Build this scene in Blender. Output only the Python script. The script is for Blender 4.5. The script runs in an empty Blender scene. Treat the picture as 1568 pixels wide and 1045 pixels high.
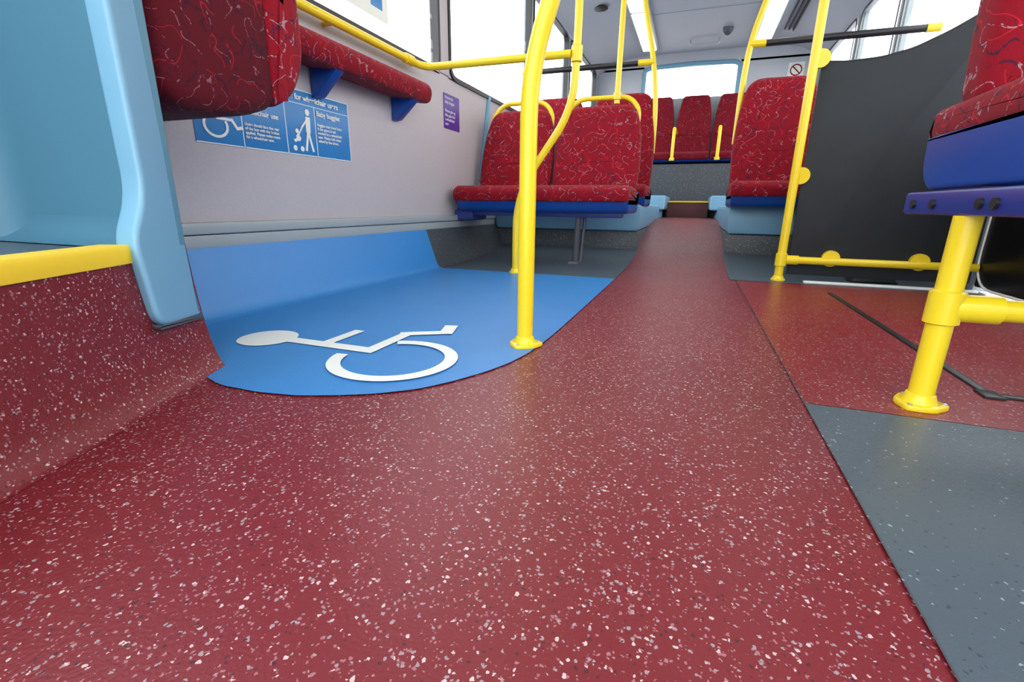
import bpy, math
from mathutils import Vector, Matrix
S=bpy.context.scene
try:
    S.view_settings.view_transform='Standard'
    S.view_settings.look='None'
except Exception: pass
# ---------------------------------------------------------------- materials
def nm(name):
    m=bpy.data.materials.new(name); m.use_nodes=True
    nt=m.node_tree; b=nt.nodes['Principled BSDF']
    return m,nt,b
def N(nt,t,**k):
    n=nt.nodes.new(t)
    for a,v in k.items(): setattr(n,a,v)
    return n
def mathn(nt,op,a,b=None,clamp=False):
    n=N(nt,'ShaderNodeMath',operation=op); n.use_clamp=clamp
    for i,v in enumerate((a,b)):
        if v is None: continue
        if isinstance(v,(int,float)): n.inputs[i].default_value=v
        else: nt.links.new(v,n.inputs[i])
    return n.outputs[0]
def mixc(nt,f,a,b):
    n=N(nt,'ShaderNodeMix',data_type='RGBA')
    for s,v in ((n.inputs[0],f),(n.inputs[6],a),(n.inputs[7],b)):
        if isinstance(v,(int,float)): s.default_value=v
        elif isinstance(v,tuple): s.default_value=(*v,1) if len(v)==3 else v
        else: nt.links.new(v,s)
    return n.outputs[2]
def bump(nt,b,hsock,strength=.2,dist=.002):
    n=N(nt,'ShaderNodeBump'); n.inputs['Strength'].default_value=strength; n.inputs['Distance'].default_value=dist
    nt.links.new(hsock,n.inputs['Height']); nt.links.new(n.outputs[0],b.inputs['Normal'])
def coord(nt): return N(nt,'ShaderNodeTexCoord').outputs['Object']
def noise(nt,v,scale,detail=2,rough=.5):
    n=N(nt,'ShaderNodeTexNoise'); n.inputs['Scale'].default_value=scale
    n.inputs['Detail'].default_value=detail; n.inputs['Roughness'].default_value=rough
    nt.links.new(v,n.inputs['Vector']); return n
def plain(name,col,rough=.4,metal=0,nscale=0,namt=.1,bmp=0,spec=.5,bscale=150):
    m,nt,b=nm(name); b.inputs['Roughness'].default_value=rough; b.inputs['Metallic'].default_value=metal
    b.inputs['Specular IOR Level'].default_value=spec
    c=coord(nt)
    n=noise(nt,c,nscale or 6,4)
    d=tuple(x*(1-namt) for x in col); l=tuple(min(1,x*(1+namt)) for x in col)
    nt.links.new(mixc(nt,n.outputs['Fac'],d,l),b.inputs['Base Color'])
    if bmp:
        n2=noise(nt,c,bscale,2); bump(nt,b,n2.outputs['Fac'],bmp,.001)
    return m
def speckled(name,base,chips,scale=85,rough=.38,bmp=.35,spec=.5):
    m,nt,b=nm(name); b.inputs['Specular IOR Level'].default_value=spec
    c=coord(nt)
    big=noise(nt,c,2.5,3)
    fine=noise(nt,c,260,2)
    basec=mixc(nt,big.outputs['Fac'],tuple(x*.88 for x in base),tuple(x*1.12 for x in base))
    dn=noise(nt,c,scale*1.6,2)
    vm=N(nt,'ShaderNodeVectorMath',operation='SCALE'); vm.inputs['Scale'].default_value=.95/scale
    sub=N(nt,'ShaderNodeVectorMath',operation='SUBTRACT'); sub.inputs[1].default_value=(.5,.5,.5)
    nt.links.new(dn.outputs['Color'],sub.inputs[0]); nt.links.new(sub.outputs[0],vm.inputs[0])
    add=N(nt,'ShaderNodeVectorMath',operation='ADD'); nt.links.new(c,add.inputs[0]); nt.links.new(vm.outputs[0],add.inputs[1])
    col=basec
    for i,(cc,sc,dd,tt) in enumerate(chips):
        v=N(nt,'ShaderNodeTexVoronoi'); v.inputs['Scale'].default_value=scale*sc
        off=N(nt,'ShaderNodeVectorMath',operation='ADD'); off.inputs[1].default_value=(i*3.17,i*1.7,i*5.3)
        nt.links.new(add.outputs[0],off.inputs[0]); nt.links.new(off.outputs[0],v.inputs['Vector'])
        sp=N(nt,'ShaderNodeSeparateColor'); nt.links.new(v.outputs['Color'],sp.inputs[0])
        rad=mathn(nt,'MULTIPLY',sp.outputs[1],tt)
        inside=mathn(nt,'LESS_THAN',v.outputs['Distance'],rad)
        on=mathn(nt,'LESS_THAN',sp.outputs[0],dd)
        f=mathn(nt,'MULTIPLY',inside,on)
        col=mixc(nt,f,col,cc)
    nt.links.new(col,b.inputs['Base Color'])
    rr=mathn(nt,'MULTIPLY',big.outputs['Fac'],.12); rr=mathn(nt,'ADD',rr,rough-.06)
    nt.links.new(rr,b.inputs['Roughness'])
    bump(nt,b,fine.outputs['Fac'],bmp,.0012)
    return m
def fabric(name,base,line,dark,hi):
    m,nt,b=nm(name); b.inputs['Roughness'].default_value=.85; b.inputs['Specular IOR Level'].default_value=.2
    b.inputs['Sheen Weight'].default_value=.05
    c=coord(nt)
    w=noise(nt,c,500,1)
    col=mixc(nt,w.outputs['Fac'],tuple(x*.7 for x in base),tuple(x*1.3 for x in base))
    for i,(sc,wd,lc,mk_) in enumerate(((19,.018,dark,.40),(16,.008,hi,.47),(20,.0095,line,.43))):
        off=N(nt,'ShaderNodeVectorMath',operation='ADD'); off.inputs[1].default_value=(i*7.1,i*2.3,i*4.9)
        nt.links.new(c,off.inputs[0])
        n=noise(nt,off.outputs[0],sc,.8)
        d=mathn(nt,'ABSOLUTE',mathn(nt,'SUBTRACT',n.outputs['Fac'],.5))
        f=mathn(nt,'LESS_THAN',d,wd)
        n2=noise(nt,off.outputs[0],sc*1.3,0)
        f=mathn(nt,'MULTIPLY',f,mathn(nt,'GREATER_THAN',n2.outputs['Fac'],mk_))
        n3=N(nt,'ShaderNodeTexVoronoi'); n3.inputs['Scale'].default_value=190; nt.links.new(c,n3.inputs['Vector'])
        if i!=1: f=mathn(nt,'MULTIPLY',f,mathn(nt,'LESS_THAN',n3.outputs['Distance'],.58))
        col=mixc(nt,f,col,lc)
    nt.links.new(col,b.inputs['Base Color'])
    bump(nt,b,w.outputs['Fac'],.3,.001)
    return m
def glassm(name,tint=(1,1,1),refl=.06):
    m=bpy.data.materials.new(name); m.use_nodes=True; nt=m.node_tree; nt.nodes.clear()
    o=N(nt,'ShaderNodeOutputMaterial'); t=N(nt,'ShaderNodeBsdfTransparent'); g=N(nt,'ShaderNodeBsdfGlossy')
    t.inputs[0].default_value=(*tint,1); g.inputs['Roughness'].default_value=.02
    mx=N(nt,'ShaderNodeMixShader'); mx.inputs[0].default_value=refl
    nt.links.new(t.outputs[0],mx.inputs[1]); nt.links.new(g.outputs[0],mx.inputs[2]); nt.links.new(mx.outputs[0],o.inputs[0])
    return m
def emis(name,col,s):
    m,nt,b=nm(name); b.inputs['Base Color'].default_value=(*col,1)
    b.inputs['Emission Color'].default_value=(*col,1); b.inputs['Emission Strength'].default_value=s; return m
M={}
chips=[((.54,.43,.43),1.1,.15,.48),((.30,.23,.25),1.15,.26,.5),((.33,.13,.15),1.4,.28,.5),((.05,.008,.014),1.2,.16,.45)]
M['red']=speckled('red_vinyl',(.158,.0085,.015),chips,scale=205,rough=.40,spec=.55)
M['red_lit']=speckled('ramp_vinyl_door_lit',(.215,.0125,.0175),[((.55,.42,.42),1.1,.15,.48),((.33,.20,.21),1.15,.26,.5),((.08,.01,.015),1.3,.15,.45)],scale=205,rough=.34,spec=.6)  # ramp vinyl with light from the doors painted into a brighter red base
M['grey']=speckled('grey_vinyl',(.068,.095,.118),[((.28,.35,.40),1.1,.09,.42),((.03,.04,.05),1.2,.15,.4)],scale=195,rough=.40)
M['greyd']=speckled('dark_grey_vinyl',(.055,.067,.076),[((.28,.31,.34),1.3,.24,.45),((.03,.04,.05),1.4,.3,.45)],scale=150,rough=.45)
M['blue']=plain('blue_vinyl',(.034,.215,.535),.40,nscale=8,namt=.06,bmp=.5,bscale=300)
M['white']=plain('white_marking',(.76,.80,.76),.5,namt=.03)
M['wall']=plain('grey_laminate',(.45,.425,.45),.5,nscale=160,namt=.08,bmp=.05)
M['trim']=plain('grey_trim',(.30,.35,.37),.4,namt=.04)
M['lblue']=plain('light_blue_grp',(.17,.38,.54),.42,nscale=3,namt=.05)
M['pblue']=plain('partition_blue_grp',(.062,.185,.27),.45,nscale=3,namt=.08)
M['dblue']=plain('blue_plastic',(.006,.060,.31),.35,namt=.05)
M['pur']=plain('seat_frame_blue',(.020,.038,.23),.3,namt=.05)
M['yel']=plain('yellow_powdercoat',(.82,.62,.017),.28,namt=.02)
M['nose']=plain('yellow_nosing',(.82,.58,.02),.5,namt=.04)
M['blk']=plain('black_rubber',(.012,.012,.014),.4,namt=.1)
M['gloss']=plain('black_gloss',(.004,.004,.005),.35,namt=.1,spec=.2)
M['scr']=plain('dark_screen',(.016,.021,.025),.55,nscale=9,namt=.25,spec=.3)
M['ceil']=plain('ceiling_panel',(.47,.50,.55),.5,namt=.02)
M['chr']=plain('brushed_metal',(.6,.62,.64),.3,metal=.9,namt=.05)
M['gmet']=plain('grey_leg_metal',(.10,.11,.13),.4,metal=.3,namt=.05)
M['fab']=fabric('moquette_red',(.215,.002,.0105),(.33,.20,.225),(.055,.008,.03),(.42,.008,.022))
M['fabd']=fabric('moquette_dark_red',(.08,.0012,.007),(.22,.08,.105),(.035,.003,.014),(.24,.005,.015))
M['fabr']=fabric('moquette_rear',(.15,.0018,.009),(.22,.08,.10),(.055,.006,.022),(.28,.006,.018))
M['sign']=plain('sign_blue',(.02,.20,.50),.35,namt=.02)
M['psign']=plain('sign_purple',(.09,.035,.30),.35,namt=.02)
M['glass']=glassm('window_glass')
M['lamp']=emis('lamp_diffuser',(1,.97,.88),3.6)
M['red_step']=plain('step_dark_red',(.07,.007,.009),.5,namt=.1)
M['asph']=plain('paving',(.35,.35,.35),.9,namt=.1)
# ---------------------------------------------------------------- geometry helpers
def root(name):
    e=bpy.data.objects.new(name,None); S.collection.objects.link(e); e.empty_display_size=.1; return e
def mk(name,verts,faces,mat,parent=None,smooth=False,recalc=True):
    me=bpy.data.meshes.new(name); me.from_pydata([tuple(v) for v in verts],[],faces); me.validate()
    import bmesh
    if recalc:
        bm=bmesh.new(); bm.from_mesh(me); bmesh.ops.recalc_face_normals(bm,faces=bm.faces); bm.to_mesh(me); bm.free()
    if smooth:
        for p in me.polygons: p.use_smooth=True
        try: me.set_sharp_from_angle(angle=math.radians(40))
        except Exception: pass
    o=bpy.data.objects.new(name,me); S.collection.objects.link(o)
    if mat: me.materials.append(M[mat])
    if parent: o.parent=parent
    return o
def place(axis,d,p):
    if axis=='x': return (d,p[0],p[1])
    if axis=='y': return (p[0],d,p[1])
    return (p[0],p[1],d)
def rpoly(pts,r,seg=6):
    out=[]; n=len(pts)
    rs=r if isinstance(r,(list,tuple)) else [r]*n
    for i in range(n):
        p=Vector(pts[i]); a=Vector(pts[i-1]); b=Vector(pts[(i+1)%n]); rr=rs[i]
        da=(a-p); db=(b-p); k=min(rr,da.length*.49,db.length*.49)
        if k<1e-5: out.append(tuple(p)); continue
        A=p+da.normalized()*k; B=p+db.normalized()*k
        for j in range(seg+1):
            t=j/seg; out.append(tuple((1-t)**2*A+2*t*(1-t)*p+t*t*B))
    return out
def inset(pts,d):
    n=len(pts); area=sum(pts[i][0]*pts[(i+1)%n][1]-pts[(i+1)%n][0]*pts[i][1] for i in range(n))
    s=1 if area>0 else -1; out=[]
    for i in range(n):
        p=Vector(pts[i]); a=Vector(pts[i-1]); b=Vector(pts[(i+1)%n])
        e1=(p-a).normalized(); e2=(b-p).normalized()
        n1=Vector((-e1.y,e1.x))*s; n2=Vector((-e2.y,e2.x))*s
        m=(n1+n2); m=m.normalized() if m.length>1e-6 else n1
        c=max(.5,m.dot(n1)); out.append(tuple(p+m*(d/c)))
    return out
def pillow(name,pts,axis,a,b,mat,parent=None,r=.01,seg=4,crown=0,fn=None):
    rings=[]; n=len(pts); sg=1 if b>a else -1
    for k in range(seg+1):
        th=k/seg*math.pi/2; rings.append((inset(pts,r*(1-math.sin(th))),a+sg*r*(1-math.cos(th))))
    for k in range(seg,-1,-1):
        th=k/seg*math.pi/2; rings.append((inset(pts,r*(1-math.sin(th))),b-sg*r*(1-math.cos(th))))
    if crown:
        cx=sum(p[0] for p in pts)/n; cy=sum(p[1] for p in pts)/n
        def sc(f): 
            q=inset(pts,r); return [(cx+(p[0]-cx)*f,cy+(p[1]-cy)*f) for p in q]
        rings=[(sc(.4),a-sg*crown),(sc(.75),a-sg*crown*.75),(sc(.92),a-sg*crown*.3)]+rings+[(sc(.92),b+sg*crown*.3),(sc(.75),b+sg*crown*.75),(sc(.4),b+sg*crown)]
    V=[];F=[]
    for q,d in rings:
        for p in q:
            v=place(axis,d,p); V.append(fn(v) if fn else v)
    for i in range(len(rings)-1):
        for j in range(n):
            F.append((i*n+j,i*n+(j+1)%n,(i+1)*n+(j+1)%n,(i+1)*n+j))
    F.append(tuple(range(n))[::-1]); F.append(tuple((len(rings)-1)*n+j for j in range(n)))
    return mk(name,V,F,mat,parent,True)
def box(name,x0,x1,y0,y1,z0,z1,mat,parent=None,r=.004):
    return pillow(name,[(x0,y0),(x1,y0),(x1,y1),(x0,y1)],'z',z0,z1,mat,parent,r=min(r,abs(x1-x0)*.4,abs(y1-y0)*.4,abs(z1-z0)*.4),seg=2)
def path(pts,r=.05,seg=7):
    out=[Vector(pts[0])]
    for i in range(1,len(pts)-1):
        p=Vector(pts[i]); a=Vector(pts[i-1])-p; b=Vector(pts[i+1])-p
        k=min(r,a.length*.49,b.length*.49); A=p+a.normalized()*k; B=p+b.normalized()*k
        for j in range(seg+1):
            t=j/seg; out.append((1-t)**2*A+2*t*(1-t)*p+t*t*B)
    out.append(Vector(pts[-1])); return out
def tube(name,pts,rad,mat,parent=None,fil=.05,sides=20):
    P=path(pts,fil); V=[];F=[]; n=len(P)
    t0=(P[1]-P[0]).normalized(); up=Vector((0,0,1)) if abs(t0.z)<.9 else Vector((1,0,0))
    u=t0.cross(up).normalized()
    for i in range(n):
        t=(P[min(i+1,n-1)]-P[max(i-1,0)]).normalized()
        u=(u-u.dot(t)*t).normalized(); w=t.cross(u)
        for j in range(sides):
            a=2*math.pi*j/sides; V.append(P[i]+(u*math.cos(a)+w*math.sin(a))*rad)
    for i in range(n-1):
        for j in range(sides):
            F.append((i*sides+j,i*sides+(j+1)%sides,(i+1)*sides+(j+1)%sides,(i+1)*sides+j))
    F.append(tuple(range(sides))); F.append(tuple((n-1)*sides+j for j in range(sides)))
    return mk(name,V,F,mat,parent,True)
def lathe(name,prof,c,mat,parent,sides=28,axis='z'):
    V=[];F=[]
    for r,h in prof:
        for j in range(sides):
            a=2*math.pi*j/sides
            q=(r*math.cos(a),r*math.sin(a),h)
            if axis=='y': q=(q[0],q[2],q[1])
            if axis=='x': q=(q[2],q[0],q[1])
            V.append((c[0]+q[0],c[1]+q[1],c[2]+q[2]))
    for i in range(len(prof)-1):
        for j in range(sides):
            F.append((i*sides+j,i*sides+(j+1)%sides,(i+1)*sides+(j+1)%sides,(i+1)*sides+j))
    F.append(tuple(range(sides))); F.append(tuple((len(prof)-1)*sides+j for j in range(sides)))
    return mk(name,V,F,mat,parent,True)
def flange(c,parent,r=.042,mat='yel',rot=20):
    hexa=[]
    for k in range(6):
        a=math.radians(rot+60*k); q=r*(1.12 if k%2==0 else .92); hexa.append((c[0]+q*math.cos(a),c[1]+q*math.sin(a)))
    pillow('floor_flange',rpoly(hexa,.012,4),'z',c[2]-.002,c[2]+.008,mat,parent,r=.003,seg=2)
    lathe('flange_collar',[(.027,.006),(.0235,.014),(.021,.022),(.0175,.024)],c,mat,parent,sides=28)
    for k in (0,2,4):
        a=math.radians(rot+60*k); x=c[0]+math.cos(a)*r*.85; y=c[1]+math.sin(a)*r*.85
        lathe('screw',[(.004,.006),(.004,.0095),(.002,.0105)],(x,y,c[2]),'chr',parent,sides=10)
# ---------------------------------------------------------------- shell
XL,XR=-1.35,1.15; Y0,Y1=-1.3,6.75; ZC=2.12
def zf(y):
    t=min(1,max(0,(y-2.5)/2.2)); return .225*(3*t*t-2*t**3)
def yrange(a,b):
    ys=[a]+[2.5+.1*k for k in range(23) if a<2.5+.1*k<b]+[b]; return ys
ys=yrange(Y0,5.5)
V=[];F=[]
for y in ys: V+=[(XL,y,zf(y)),(XR,y,zf(y))]
for i in range(len(ys)-1): F.append((2*i,2*i+1,2*i+3,2*i+2))
mk('floor',V,F,'red',None,True)
def sheet(name,x0,x1,a,b,mat,dz=.0025):
    V=[];F=[]; yy=yrange(a,b)
    for y in yy: V+=[(x0,y,zf(y)+dz),(x1,y,zf(y)+dz)]
    for i in range(len(yy)-1): F.append((2*i,2*i+1,2*i+3,2*i+2))
    return mk(name,V,F,mat,None,True)
sheet('floor_grey_under_seats',XL,-.32,2.243,3.25,'grey')
sheet('floor_grey_by_screen',.19,XR,2.44,3.25,'grey')
sheet('floor_grey_by_doorway',.216,XR,Y0,.895,'grey')
sheet('floor_ramp',.216,XR,.899,2.435,'red_lit',.0018)
sheet('trim_floor_joint',.2145,.2165,Y0,3.2,'greyd',.0028)
r=root('trim_ramp_edge')
box('edge_long',.536,.553,1.06,2.21,0,.0065,'blk',r,r=.002)
box('edge_end',.536,1.10,1.055,1.072,0,.0065,'blk',r,r=.002)
box('edge_join',.529,.56,1.045,1.085,0,.007,'blk',r,r=.002)
box('trim_screen_sill',.50,1.13,2.475,2.50,0,.012,'white')
bay=[(-1.24,.62),(-.86,.60),(-.835,.592),(-.79,.578),(-.70,.578),(-.62,.592),(-.56,.618),(-.50,.65),(-.44,.70),(-.40,.76),(-.365,.83),(-.34,.90),(-.325,.98),(-.318,1.08),(-.315,1.2),(-.315,1.46),(-.318,2.243),(-1.24,2.243)]
bay=rpoly(bay,[0,0]+[.02]*12+[.05,0,0,0],4)
mk('floor_wheelchair_bay',[(x,y,.003) for x,y in bay],[tuple(range(len(bay)))],'blue')
def cove(name,y0,y1,mat,z1=.2):
    prof=[(-1.225,.003),(-1.24,.0045),(-1.253,.010),(-1.262,.020),(-1.268,.034),(-1.275,.055),(-1.325,z1)]
    V=[];F=[]
    for y in (y0,y1):
        for x,z in prof: V.append((x,y,z))
    n=len(prof)
    for i in range(n-1): F.append((i,i+1,n+i+1,n+i))
    return mk(name,V,F,mat,None,True)
cove('floor_cove_blue',.60,2.243,'blue'); cove('floor_cove_grey',2.243,3.25,'greyd')
def symbol(name,mp,mat,parent=None,dv=(0,0,.00025)):
    V=[];F=[];cnt=[0]
    def poly(pts):
        if sum(pts[i][0]*pts[(i+1)%len(pts)][1]-pts[(i+1)%len(pts)][0]*pts[i][1] for i in range(len(pts)))<0: pts=pts[::-1]
        b=len(V); k=cnt[0]
        V.extend([tuple(a+dv[i]*k for i,a in enumerate(mp(*p))) for p in pts]); F.append(tuple(range(b,b+len(pts))))
    def nxt(): cnt[0]+=1
    def stroke(a,b,w):
        nxt()
        a=Vector(a);b=Vector(b);d=(b-a).normalized();n=Vector((-d.y,d.x))*w/2
        poly([tuple(a+n),tuple(b+n),tuple(b-n),tuple(a-n)])
    def disc(c,rr,k=32): nxt(); poly([(c[0]+rr*math.cos(2*math.pi*i/k),c[1]+rr*math.sin(2*math.pi*i/k)) for i in range(k)])
    disc((.0,.965),.07)
    stroke((.008,.905),(.008,.652),.036)
    stroke((.008,.80),(.145,.80),.030)
    stroke((-.01,.667),(.165,.667),.032)
    stroke((.154,.682),(.222,.566),.032)
    stroke((.20,.575),(.285,.60),.036)
    nxt()
    c=(-.025,.58); k=48
    for i in range(k):
        t0=math.radians(30-293*i/k); t1=math.radians(30-293*(i+1)/k)
        poly([(c[0]+q*math.cos(t),c[1]+q*math.sin(t)) for q,t in ((.139,t0),(.139,t1),(.110,t1),(.110,t0))])
    return mk(name,V,F,mat,parent,recalc=False)
symbol('floor_wheelchair_symbol',lambda x,y:(-y,.85+x,.0045),'white')
# left wheel-arch platform with coved vinyl riser
r=root('seat_platform')
top=[(-.99,.70),(-.90,.55),(-.79,.32),(-.66,.02),(-.52,-.30),(-.30,-.8)]
fold=[(-.862,.655),(-.842,.60),(-.70,.235),(-.545,-.12),(-.405,-.45),(-.19,-.95)]
V=[];F=[];K=18
for (tx,ty),(fx,fy) in zip(top,fold):
    for k in range(K+1):
        t=k/K; cx,cy,cz=(tx*.75+fx*.25,ty*.75+fy*.25,.0006)
        V.append(((1-t)**2*fx+2*t*(1-t)*cx+t*t*tx,(1-t)**2*fy+2*t*(1-t)*cy+t*t*ty,(1-t)**2*.0005+2*t*(1-t)*cz+t*t*.235))
for i in range(len(top)-1):
    for k in range(K): F.append((i*(K+1)+k,(i+1)*(K+1)+k,(i+1)*(K+1)+k+1,i*(K+1)+k+1))
mk('platform_riser',V,F,'red',r,True)
pl2=[(-.925,.574)]+[(x-.012,y-.004) for x,y in top[1:]]+[(XL+.012,-.8),(XL+.012,.574)]; n=len(pl2)
V=[(x,y,z) for z in (.02,.25) for x,y in pl2]
mk('platform_top',V,[tuple(range(n))[::-1],tuple(range(n,2*n))]+[(i,(i+1)%n,n+(i+1)%n,n+i) for i in range(n)],'grey',r)
V=[];F=[]
tp=[(-.8945,.538)]+top[2:]
for (x,y) in tp:
    nx,ny=-.9,-.42
    for o,z in ((.004,.228),(.006,.252),(.002,.258),(-.05,.258),(-.05,.24)):
        V.append((x-nx*o,y-ny*o,z))
for i in range(len(tp)-1):
    for k in range(4): F.append((i*5+k,i*5+k+1,(i+1)*5+k+1,(i+1)*5+k))
F.append((0,1,2,3,4))
mk('nosing',V,F,'nose',r,True)
# partition
r=root('partition_screen')
pillow('panel',[(XL+.012,.25),(-.925,.25),(-.925,1.3),(XL+.012,1.3)],'y',.582,.655,'pblue',r,r=.003)
V=[];F=[]
pr=[(-.93,.581)]+[(-1.236-.10*math.sin(k/10*math.pi/2),.581-.10*(1-math.cos(k/10*math.pi/2))) for k in range(11)]+[(-1.336,-.8)]
for z in (.252,.99):
    for p in pr: V.append((p[0],p[1],z))
n=len(pr)
for i in range(n-1): F.append((i,i+1,n+i+1,n+i))
mk('return_lining',V,F,'pblue',r,True)
V=[];F=[]
for x in (-1.336,-.93):
    for k in range(9):
        a=k/8*math.pi/2; V.append((x,.580-.05*(1-math.sin(a)),.252+.05*(1-math.cos(a))))
for k in range(8): F.append((k,k+1,9+k+1,9+k))
mk('panel_foot_fillet',V,F,'pblue',r,True)
ol=rpoly([(.528,.27),(.535,.115),(.675,.10),(.662,.4),(.655,1.3),(.577,1.3),(.577,.34)],[.03,.03,.015,.05,.04,.03,.05])
def pf(v):
    fl=max(0,.26-v[2])*.10
    return (v[0]-.60*(v[1]-.577)+fl,v[1],v[2])
pillow('end_post',ol,'x',-.955,-.896,'lblue',r,r=.012,seg=5,fn=pf)
pillow('post_gasket',rpoly([(.533,.118),(.538,.110),(.678,.095),(.678,.11)],.003),'x',-.95,-.897,'gmet',r,r=.003,seg=2,fn=pf)
# wheelchair backrest
r=root('wheelchair_backrest')
ol=rpoly([(.665,.53),(.72,.503),(.86,.510),(.95,.545),(.95,1.35),(.665,1.35)],[.03,.05,.06,.03,.03,.02])
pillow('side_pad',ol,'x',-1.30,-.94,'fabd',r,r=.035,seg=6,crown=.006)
ol=rpoly([(.935,.54),(1.0,.575),(1.045,.66),(1.03,1.35),(.935,1.35)],[.02,.04,.05,.03,.03])
pillow('front_pad',ol,'x',-1.31,-.93,'fab',r,r=.03,seg=6,crown=.004)
# left wall
r=root('wall_left')
box('lower_panel',XL-.04,-1.34,Y0,Y1,.25,1.0,'wall',r,r=.003)
box('skirt',XL-.04,-1.335,Y0,Y1,-.05,.25,'trim',r,r=.003)
box('header',XL-.04,-1.33,Y0,Y1,1.92,2.2,'ceil',r)
for a,b in ((-1.3,-1.2),(.72,.82),(2.46,2.57),(3.93,4.0),(5.1,5.18),(6.5,6.75)):
    box('pillar',XL-.04,-1.335,a,b,1.0,1.93,'wall' if a<3 else 'trim',r)
r=root('trim_wall_rail')
box('rail_upper',-1.345,-1.318,.70,3.19,.238,.272,'trim',r,r=.006)
box('rail_lower',-1.345,-1.325,.70,3.19,.198,.236,'trim',r,r=.004)
tube('trim_wall_capping',[(-1.332,3.11,1.0),(-1.332,3.04,.75),(-1.332,2.97,.48)],.014,'lblue',None,fil=.1)
def window(i,x,y0,y1,z0,z1,side=1):
    r=root('window_%d'%i)
    box('glass',x-.006,x+.006,y0,y1,z0,z1,'glass',r,r=.001)
    o=rpoly([(y0,z0),(y1,z0),(y1,z1),(y0,z1)],.09,6); inn=inset(o,.022)
    n=len(o); V=[];F=[]
    for xx in (x-.02,x+.02*side+.004*side):
        for q in (o,inn): V+=[(xx,p[0],p[1]) for p in q]
    for j in range(n):
        k=(j+1)%n
        F+= [(j,k,n+k,n+j),(2*n+j,2*n+k,3*n+k,3*n+j),(j,k,2*n+k,2*n+j),(n+j,n+k,3*n+k,3*n+j)]
    mk('gasket',V,F,'blk' ,r,True)
    for (cy,cz,sy,sz) in ((y0,z0,1,1),(y1,z0,-1,1),(y1,z1,-1,-1),(y0,z1,1,-1)):
        pts=[(cy,cz)]
        for t in range(7):
            t/=6; A=Vector((cy,cz+.09*sz));B=Vector((cy+.09*sy,cz)); P=Vector((cy,cz))
            q=(1-t)**2*A+2*t*(1-t)*P+t*t*B; pts.append(tuple(q))
        mk('corner',[(x+.012*side,p[0],p[1]) for p in pts],[tuple(range(len(pts)))],'wall',r)
wl=[(-1.2,.72),(.82,2.46),(2.57,3.93),(4.0,5.1),(5.18,6.5)]
for i,(a,b) in enumerate(wl): window(i+1,-1.352,a-.005,b+.005,.99,1.93)
r=root('wall_right')
box('lower_panel',1.14,1.19,2.6,Y1,-.05,1.0,'wall',r)
box('front_panel',1.14,1.19,Y0,.98,-.05,.95,'wall',r)
box('header',1.14,1.19,Y0,Y1,1.92,2.2,'ceil',r)
for a,b in ((-1.3,-1.2),(.93,1.02),(2.55,2.66),(4.25,4.32),(5.3,5.4),(6.5,6.75)):
    box('pillar',1.14,1.19,a,b,0 if 0<a<3 else .95,1.93,'trim',r)
window(6,1.155,2.66,4.25,1.0,1.93,-1); window(7,1.155,4.32,5.3,1.0,1.93,-1); window(8,1.155,5.4,6.5,1.0,1.93,-1); window(9,1.155,-1.2,.93,.95,1.93,-1)
def doorleaf(i,a,b,zp):
    r=root('door_%d'%i)
    box('stile_near',1.138,1.165,a,a+.04,.02,1.9,'blk',r,r=.008); box('stile_far',1.138,1.165,b-.04,b,.02,1.9,'blk',r,r=.008)
    box('rail_top',1.138,1.165,a,b,1.85,1.9,'blk',r,r=.008)
    box('glass',1.148,1.152,a+.04,b-.04,zp-.05,1.86,'glass',r,r=.001)
    q=rpoly([(a+.01,.025),(b-.01,.025),(b-.01,zp),(a+.01,zp)],[.14,.14,.02,.02],8)
    pillow('lower_panel',q,'x',1.128,1.16,'gloss',r,r=.004)
    q=inset(q,-.004)
    tube('bright_edge',[(1.130,p[0],p[1]) for p in q]+[(1.130,)+q[0]],.0055,'white',r,fil=.001,sides=8)
doorleaf(1,1.74,2.54,.70); doorleaf(2,1.03,1.73,.35)
# rear wall
r=root('wall_rear')
box('lower',XL,XR,Y1-.02,Y1+.04,0,1.62,'trim',r); box('upper',XL,XR,Y1-.02,Y1+.04,1.97,2.2,'ceil',r)
box('left_side',XL,-.78,Y1-.02,Y1+.04,1.6,2.0,'ceil',r); box('right_side',.32,XR,Y1-.02,Y1+.04,1.6,2.0,'ceil',r)
r=root('window_10'); box('glass',-.79,.33,Y1,Y1+.01,1.6,2.0,'glass',r,r=.001)
tube('frame',[(-.77,Y1-.03,1.62),(-.77,Y1-.03,1.95),(-.7,Y1-.03,1.975),(-.2,Y1-.03,1.99),(.25,Y1-.03,1.975),(.31,Y1-.03,1.95),(.31,Y1-.03,1.62)],.025,'lblue',r,fil=.04,sides=10)
r=root('no_smoking_sign'); box('plate',.82,.98,Y1-.024,Y1-.021,1.76,1.92,'white',r,r=.0005)
tube('ring',[(.90+.055*math.cos(t*math.pi/12),Y1-.028,1.84+.055*math.sin(t*math.pi/12)) for t in range(25)],.006,'fab',r,fil=.001,sides=6)
tube('bar',[(.865,Y1-.028,1.875),(.935,Y1-.028,1.805)],.006,'fab',r,sides=6)
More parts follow.
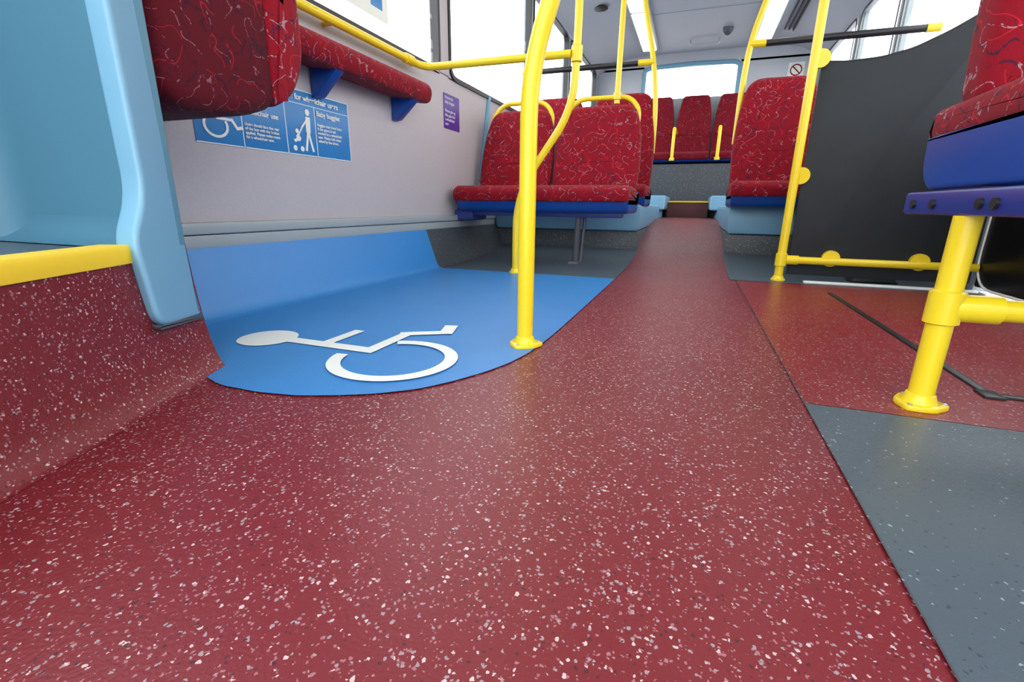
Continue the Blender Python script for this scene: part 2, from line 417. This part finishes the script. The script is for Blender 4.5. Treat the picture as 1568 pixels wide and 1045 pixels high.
# ceiling
r=root('ceiling')
prof=[(XL,1.92),(-1.30,1.97),(-1.15,2.06),(-.95,2.11),(-.8,ZC),(.6,ZC),(.75,2.11),(.95,2.06),(1.10,1.97),(XR,1.92)]
V=[];F=[]
for y in (Y0,Y1):
    for x,z in prof: V.append((x,y,z))
n=len(prof)
for i in range(n-1): F.append((i,i+1,n+i+1,n+i))
for y in (Y0,Y1):
    for x,z in prof: V.append((x,y,2.22))
for i in range(n-1): F.append((2*n+i,2*n+i+1,3*n+i+1,3*n+i))
mk('ceiling_panel',V,F,'ceil',r,True)
for y in (-.2,1.2,2.6,4.0,5.4): box('joint',-.95,.75,y,y+.012,ZC-.004,ZC+.002,'trim',r,r=.001)
for x0 in (-.77,.42):
    rr=root('ceiling_strip_light')
    box('housing',x0-.03,x0+.18,-.9,6.5,ZC-.03,ZC+.01,'trim',rr,r=.008)
    for k in range(6):
        a=-.85+k*1.22; box('diffuser',x0,x0+.15,a,a+1.14,ZC-.045,ZC-.025,'lamp',rr,r=.008)
rr=root('ceiling_speaker'); lathe('grille',[(.07,0),(.07,-.012),(.05,-.018),(.01,-.018)],(-1.02,5.0,2.095),'blk',rr)
rr=root('ceiling_vent')
for k in range(3): box('slot',.66+k*.04,.675+k*.04,4.3,6.2,2.105-.01*k,2.13,'blk',rr,r=.002)
rr=root('ceiling_camera'); lathe('dome',[(.05,0),(.05,-.03),(.03,-.06),(.01,-.07)],(.12,6.0,ZC),'gmet',rr)
tube('ceiling_hatch_handle',[(-.25,6.3,ZC),(-.25,6.3,ZC-.05),(.05,6.3,ZC-.05),(.05,6.3,ZC)],.01,'chr')
# ---------------------------------------------------------------- podiums and rear
def podium(x0,x1,xin):
    r=root('seat_podium')
    box('grey_base',x0,x1,3.22,6.0,0,.175,'greyd',r,r=.01)
    box('blue_body',x0,x1,3.20,6.0,.172,.345,'lblue',r,r=.03)
    a,b=(x0,xin) if x0<-1 else (xin,x1)
    pillow('wheel_box',rpoly([(5.0,.30),(6.0,.30),(6.0,.44),(5.1,.44)],.03),'x',a,b,'lblue',r,r=.02)
podium(-1.317,-.33,-.285); podium(.195,1.138,.125)
r=root('rear_step')
box('riser',-.283,.123,5.5,5.99,.1,.385,'red_step',r); box('nosing',-.28,.12,5.49,5.53,.375,.392,'nose',r)
box('rear_bench_plinth',XL+.02,XR-.02,6.005,6.7,.0,.80,'greyd')
# ---------------------------------------------------------------- seats
def seat_row(name,xs,yf,yb,zc,zt,lean=.27,fab='fab',base=True,handles=True,bh=.065,shell=True,th=.095,cend=None,cr=.085,cth=.085):
    r=root(name); x0=min(x for p in xs for x in p); x1=max(x for p in xs for x in p)
    ce=cend if cend else yb+.05
    for i,(a,b) in enumerate(xs):
        ol=rpoly([(yf,zc-cth),(yf-.012,zc-.03),(yf+.03,zc),(ce,zc-.005),(ce,zc-cth)],[.015,.03,.04,.02,.01])
        pillow('cushion_%d'%(i+1),ol,'x',a+.002,b-.002,fab,r,r=.022,seg=5,crown=.0)
        w=b-a; h=zt-zc+.01; zb=zc-.02
        ol=[(a+.012,zb),(b-.012,zb),(b-.004,zb+h*.35),(b-.02,zb+h*.72),(b-.06,zb+h),(a+.06,zb+h),(a+.02,zb+h*.72),(a+.004,zb+h*.35)]
        ol=rpoly(ol,[.03,.03,.1,.1,cr,cr,.1,.1],6)
        fn=lambda v:(v[0],v[1]+lean*(v[2]-zc),v[2])
        pillow('backrest_%d'%(i+1),ol,'y',yb,yb+th,fab,r,r=.035,seg=5,crown=.008,fn=fn)
        if shell:
            pillow('back_shell_%d'%(i+1),inset(ol,.008),'y',yb+th*.75,yb+th+.025,'dblue',r,r=.02,seg=3,fn=fn)
        if handles:
            z=zt; hy=yb+.055
            f=lambda x,zz:(x,hy+lean*(zz-zc),zz)
            tube('grab_handle_%d'%(i+1),[f(a+.045,z-.13),f(a+.045,z-.03),f(a+.11,z+.038),f(b-.11,z+.038),f(b-.045,z-.03),f(b-.045,z-.13)],.0135,'yel',r,fil=.06)
    if base:
        ol=rpoly([(yf+.015,zc-.078),(yb+.12,zc-.078),(yb+.14,zc-.02),(yb+.16,zc-.02),(yb+.14,zc-.078-bh),(yf+.05,zc-.078-bh)],[.01,.01,.01,.01,.03,.035])
        pillow('seat_pan',ol,'x',x0+.01,x1-.005,'dblue',r,r=.018,seg=4)
    return r
SN='bus_twin_seat'
r=seat_row(SN,[(-1.30,-.825),(-.825,-.315)],2.50,2.83,.435,.90,lean=.30)
box('frame_rail',-1.33,-.36,2.62,2.68,.27,.31,'pur',r,r=.006); box('wall_bracket',-1.335,-1.22,2.6,2.8,.245,.30,'pur',r,r=.006)
tube('leg',[(-.60,2.66,.29),(-.625,2.72,.02)],.017,'gmet',r); box('foot',-.655,-.60,2.68,2.80,0,.022,'gmet',r,r=.005)
tube('leg_rear',[(-.58,2.74,.29),(-.60,2.75,.02)],.010,'gmet',r)
r=seat_row(SN,[(-1.30,-.825),(-.815,-.315)],3.33,3.66,.475,1.12,lean=.17,handles=False)
box('support',-1.2,-.4,3.45,3.75,.34,.36,'pur',r)
r=seat_row(SN,[(.17,.64),(.65,1.12)],2.98,3.36,.475,1.10,lean=.22,handles=False)
box('support',.25,1.1,3.25,3.5,.34,.36,'pur',r)
r=seat_row(SN,[(.405,.76),(.765,1.12)],.70,1.055,.520,1.10,lean=.04,handles=False,base=False,th=.105,cend=1.215,cth=.068,cr=.06,shell=False)
ol=rpoly([(.70,.465),(1.215,.468),(1.205,.40),(1.17,.366),(.78,.366)],[.01,.01,.03,.02,.04])
pillow('seat_pan',ol,'x',.408,1.12,'dblue',r,r=.010,seg=4)
box('frame_rail',.385,.425,.72,1.175,.322,.362,'pur',r,r=.005)
box('frame_rail_cross',.40,1.13,.94,.98,.322,.362,'pur',r,r=.005)
for y in (.86,.90,1.05,1.13): lathe('bolt',[(.0,-.004),(.008,-.004),(.008,.002)],(.384,y,.340),'blk',r,sides=12,axis='x')
r=root('seat_stanchion')
tube('post',[(.40,.96,0),(.40,.96,.322)],.0185,'yel',r); flange((.40,.96,.003),r,.040,rot=-10)
lathe('tee_collar',[(.0185,-.028),(.024,-.026),(.024,.026),(.0185,.028)],(.40,.96,.177),'yel',r)
tube('cross_tube',[(.40,.96,.177),(1.13,.96,.177)],.0175,'yel',r)
tube('tee_socket',[(.41,.96,.177),(.47,.96,.177)],.0225,'yel',r)
rb=seat_row('rear_bench_seat',[(-1.16,-.75),(-.745,-.335),(-.33,.08),(.085,.495),(.50,.91)],5.97,6.36,.93,1.60,lean=.12,handles=False,fab='fabr',base=True,bh=.03,shell=False,cr=.04)
for x in (-.31,.16):
    tube('grab_rail',[(x,5.93,.83),(x,5.93,1.17),(x,6.4,1.17)],.018,'yel',rb,fil=.05); lathe('socket',[(.028,0),(.028,.03),(.018,.035)],(x,5.93,.83),'yel',rb)
# ---------------------------------------------------------------- perch rest
r=root('perch_rest')
ol=rpoly([(-1.335,.79),(-1.20,.775),(-1.185,.83),(-1.21,.865),(-1.335,.875)],[.01,.03,.03,.03,.01])
pillow('padded_cushion',ol,'y',1.06,2.13,'fab',r,r=.025,seg=5)
for y in (1.50,2.0):
    pillow('bracket',[(-1.335,.695),(-1.31,.70),(-1.21,.785),(-1.335,.80)],'y',y,y+.045,'dblue',r,r=.004,seg=2)
# ---------------------------------------------------------------- signs
def txt(body,y,z,size,parent,x=-1.3355,mat='white',bold=0):
    cu=bpy.data.curves.new('lettering','FONT'); cu.body=body; cu.size=size; cu.extrude=.0004; cu.offset=bold
    o=bpy.data.objects.new('lettering',cu); S.collection.objects.link(o); cu.materials.append(M[mat])
    o.rotation_euler=(math.pi/2,0,math.pi/2); o.location=(x,y,z); o.parent=parent; return o
r=root('wheelchair_space_sign')
box('sign_plate',-1.342,-1.338,1.03,1.695,.493,.708,'sign',r,r=.0005)
xf=-1.3372
def bar(y0,y1,z0,z1): box('rule',-1.3385,xf,y0,y1,z0,z1,'white',r,r=.0001)
bar(1.03,1.695,.493,.496); bar(1.03,1.695,.705,.708); bar(1.692,1.695,.493,.708); bar(1.188,1.191,.493,.662); bar(1.364,1.367,.493,.662); bar(1.505,1.508,.493,.662); bar(1.03,1.69,.662,.664)
txt('Priority space for wheelchair users',1.26,.675,.0265,r,bold=.0007)
txt('Priority\nspace for\nwheelchair use',1.197,.640,.0225,r,bold=.0005)
txt('Users should face the rear\nof the bus with the brakes\napplied. Please make room\nfor a wheelchair user.',1.197,.560,.0125,r,bold=.0003)
txt('Baby buggies',1.514,.636,.0245,r,bold=.0005)
txt('Buggies may travel here\nif the space is not\nneeded by a wheelchair\nuser. Please fold when\nasked by the driver.',1.514,.602,.0138,r,bold=.0003)
symbol('wheelchair_icon',lambda x,y:(xf+.0004,1.105+x*.30,.403+y*.245),'white',r,dv=(.0001,0,0))
def buggy():
    V=[];F=[];c=[0]
    def poly(p):
        c[0]+=1
        b=len(V);V.extend([(xf+.0004+c[0]*.0001,a,d) for a,d in p]);F.append(tuple(range(b,b+len(p))))
    def st(a,b,w):
        a=Vector(a);b=Vector(b);d=(b-a).normalized();n=Vector((-d.y,d.x))*w/2
        poly([tuple(a-n),tuple(b-n),tuple(b+n),tuple(a+n)])
    def di(c,q): poly([(c[0]+q*math.cos(i*.5236),c[1]+q*math.sin(i*.5236)) for i in range(12)])
    di((1.470,.640),.011); st((1.470,.625),(1.467,.572),.022); st((1.467,.575),(1.485,.51),.010); st((1.465,.575),(1.45,.51),.010)
    st((1.467,.618),(1.435,.585),.007); st((1.44,.59),(1.40,.535),.006); di((1.413,.572),.008); st((1.41,.56),(1.425,.545),.014); st((1.425,.545),(1.395,.54),.008)
    di((1.397,.515),.009); di((1.43,.515),.009)
    mk('buggy_icon',V,F,'white',r,recalc=False)
buggy()
r=root('priority_notice_sign'); box('plate',-1.342,-1.337,2.50,2.685,.735,.912,'psign',r,r=.0005)
txt('Priority for\nbaby buggies\n\nPlease give up\nthis space for\na wheelchair\nuser',2.512,.885,.022,r,x=-1.3365)
r=root('window_sticker'); box('sticker',-1.344,-1.342,1.45,2.02,1.08,1.30,'white',r,r=.0003); box('sticker_blue',-1.342,-1.341,1.90,1.98,1.12,1.18,'sign',r,r=.0003)
txt('Thank you for keeping\nthis space clear',1.48,1.13,.035,r,x=-1.3415,mat='sign')
# ---------------------------------------------------------------- poles
R=.0175
r=root('grab_pole'); tube('post',[(-.354,1.044,0),(-.354,1.044,.61),(-.285,1.044,.80),(-.285,1.044,ZC)],R+.0015,'yel',r,fil=.12); flange((-.354,1.044,.003),r)
r=root('grab_pole'); tube('post',[(-.815,2.235,0),(-.815,2.235,.38),(-.555,2.235,.74),(-.545,2.235,1.0),(-.55,2.235,ZC)],.0165,'yel',r,fil=.16); flange((-.815,2.235,.003),r,.036)
lathe('tee',[(.0165,-.035),(.024,-.03),(.024,.03),(.0165,.035)],(-.547,2.235,.957),'yel',r)
r=root('window_handrail'); tube('rail',[(-1.285,1.08,.957),(-1.285,2.215,.957),(-.57,2.225,.957)],.0165,'yel',r,fil=.07)
lathe('elbow_socket',[(.0165,-.03),(.022,-.028),(.022,.028),(.0165,.03)],(-1.285,2.08,.957),'yel',r,axis='y')
for y in (1.12,1.6): tube('standoff',[(-1.285,y,.957),(-1.34,y,.957)],.01,'yel',r)
r=root('grab_pole'); tube('post',[(-.49,3.02,.90),(-.485,3.02,ZC)],.0155,'yel',r)
lathe('clamp',[(.0155,-.02),(.022,-.018),(.022,.018),(.0155,.02)],(-.49,3.02,.94),'yel',r)
r=root('grab_pole'); tube('post',[(-.335,3.76,.70),(-.335,3.76,1.0),(-.375,3.76,1.3),(-.49,3.76,1.75),(-.5,3.76,ZC)],.017,'yel',r,fil=.2)
tube('cross_bar',[(-1.30,3.76,1.29),(-.46,3.76,1.29)],.019,'blk',r); tube('cross_bar_end',[(-.48,3.76,1.29),(-.37,3.76,1.29)],.021,'yel',r)
tube('cross_bar_socket',[(-1.33,3.76,1.29),(-1.26,3.76,1.29)],.022,'yel',r)
r=root('grab_pole'); tube('post',[(.19,3.53,.72),(.19,3.53,1.05),(.205,3.53,1.3),(.30,3.53,1.65),(.31,3.53,ZC)],.017,'yel',r,fil=.2)
tube('cross_bar',[(.27,3.53,1.28),(1.08,3.53,1.28)],.019,'blk',r); tube('cross_bar_end',[(.205,3.53,1.28),(.29,3.53,1.28)],.021,'yel',r)
tube('cross_bar_socket',[(1.07,3.53,1.28),(1.135,3.53,1.28)],.022,'yel',r)
r=root('doorway_screen')
tube('post',[(.40,2.52,0),(.40,2.52,ZC)],R+.001,'yel',r); flange((.40,2.52,.003),r,.034)
tube('bottom_rail',[(.40,2.52,.10),(1.125,2.52,.10)],.0165,'yel',r)
lathe('tee',[(.0185,-.03),(.024,-.028),(.024,.028),(.0185,.03)],(.40,2.52,.10),'yel',r); tube('tee_socket',[(.42,2.52,.10),(.47,2.52,.10)],.021,'yel',r)
tp=[(.435,.925),(.53,.918),(.65,.925),(.75,.948),(.86,1.00),(.95,1.055),(1.05,1.14),(1.125,1.24)]
ol=[(.435,.03)]+tp+[(1.125,.03)]
ol=rpoly(ol,[0,.02,.04,.04,.04,.04,.04,.04,0,0],3)
pillow('panel',ol,'y',2.55,2.565,'scr',r,r=.003,seg=2)
tube('panel_edge',[(p[0],2.557,p[1]) for p in tp],.007,'blk',r,fil=.03,sides=8)
def clampd(x,z,c=.036): lathe('panel_clamp',[(.004,-.012),(c,-.012),(c,.012),(.004,.012)],(x,2.54,z),'yel',r,axis='y')
clampd(.425,.47); clampd(.425,.935); clampd(.60,.112); clampd(.93,.112)
r=root('ramp_latch'); ol=rpoly([(.70,.003),(.90,.003),(.87,.035),(.74,.035)],.01); pillow('housing',ol,'y',2.60,2.68,'blk',r,r=.005)
mk('ground',[(-40,-40,-.38),(40,-40,-.38),(40,40,-.38),(-40,40,-.38)],[(0,1,2,3)],'asph')
# ---------------------------------------------------------------- world, camera
w=bpy.data.worlds.new('overcast'); S.world=w; w.use_nodes=True
bg=w.node_tree.nodes['Background']; bg.inputs[0].default_value=(.95,.97,1,1); bg.inputs[1].default_value=5.2
cd=bpy.data.cameras.new('camera'); cam=bpy.data.objects.new('camera',cd); S.collection.objects.link(cam)
cd.sensor_width=36; cd.lens=36*721.7/1568; cd.clip_start=.02
Rm=Matrix(((.93645,-.10728,.3340),(.35063,.2558,-.90092),(.01114,.9607,.27734)))
cam.matrix_world=Matrix.Translation((0,0,.33))@Rm.to_4x4()
S.camera=cam
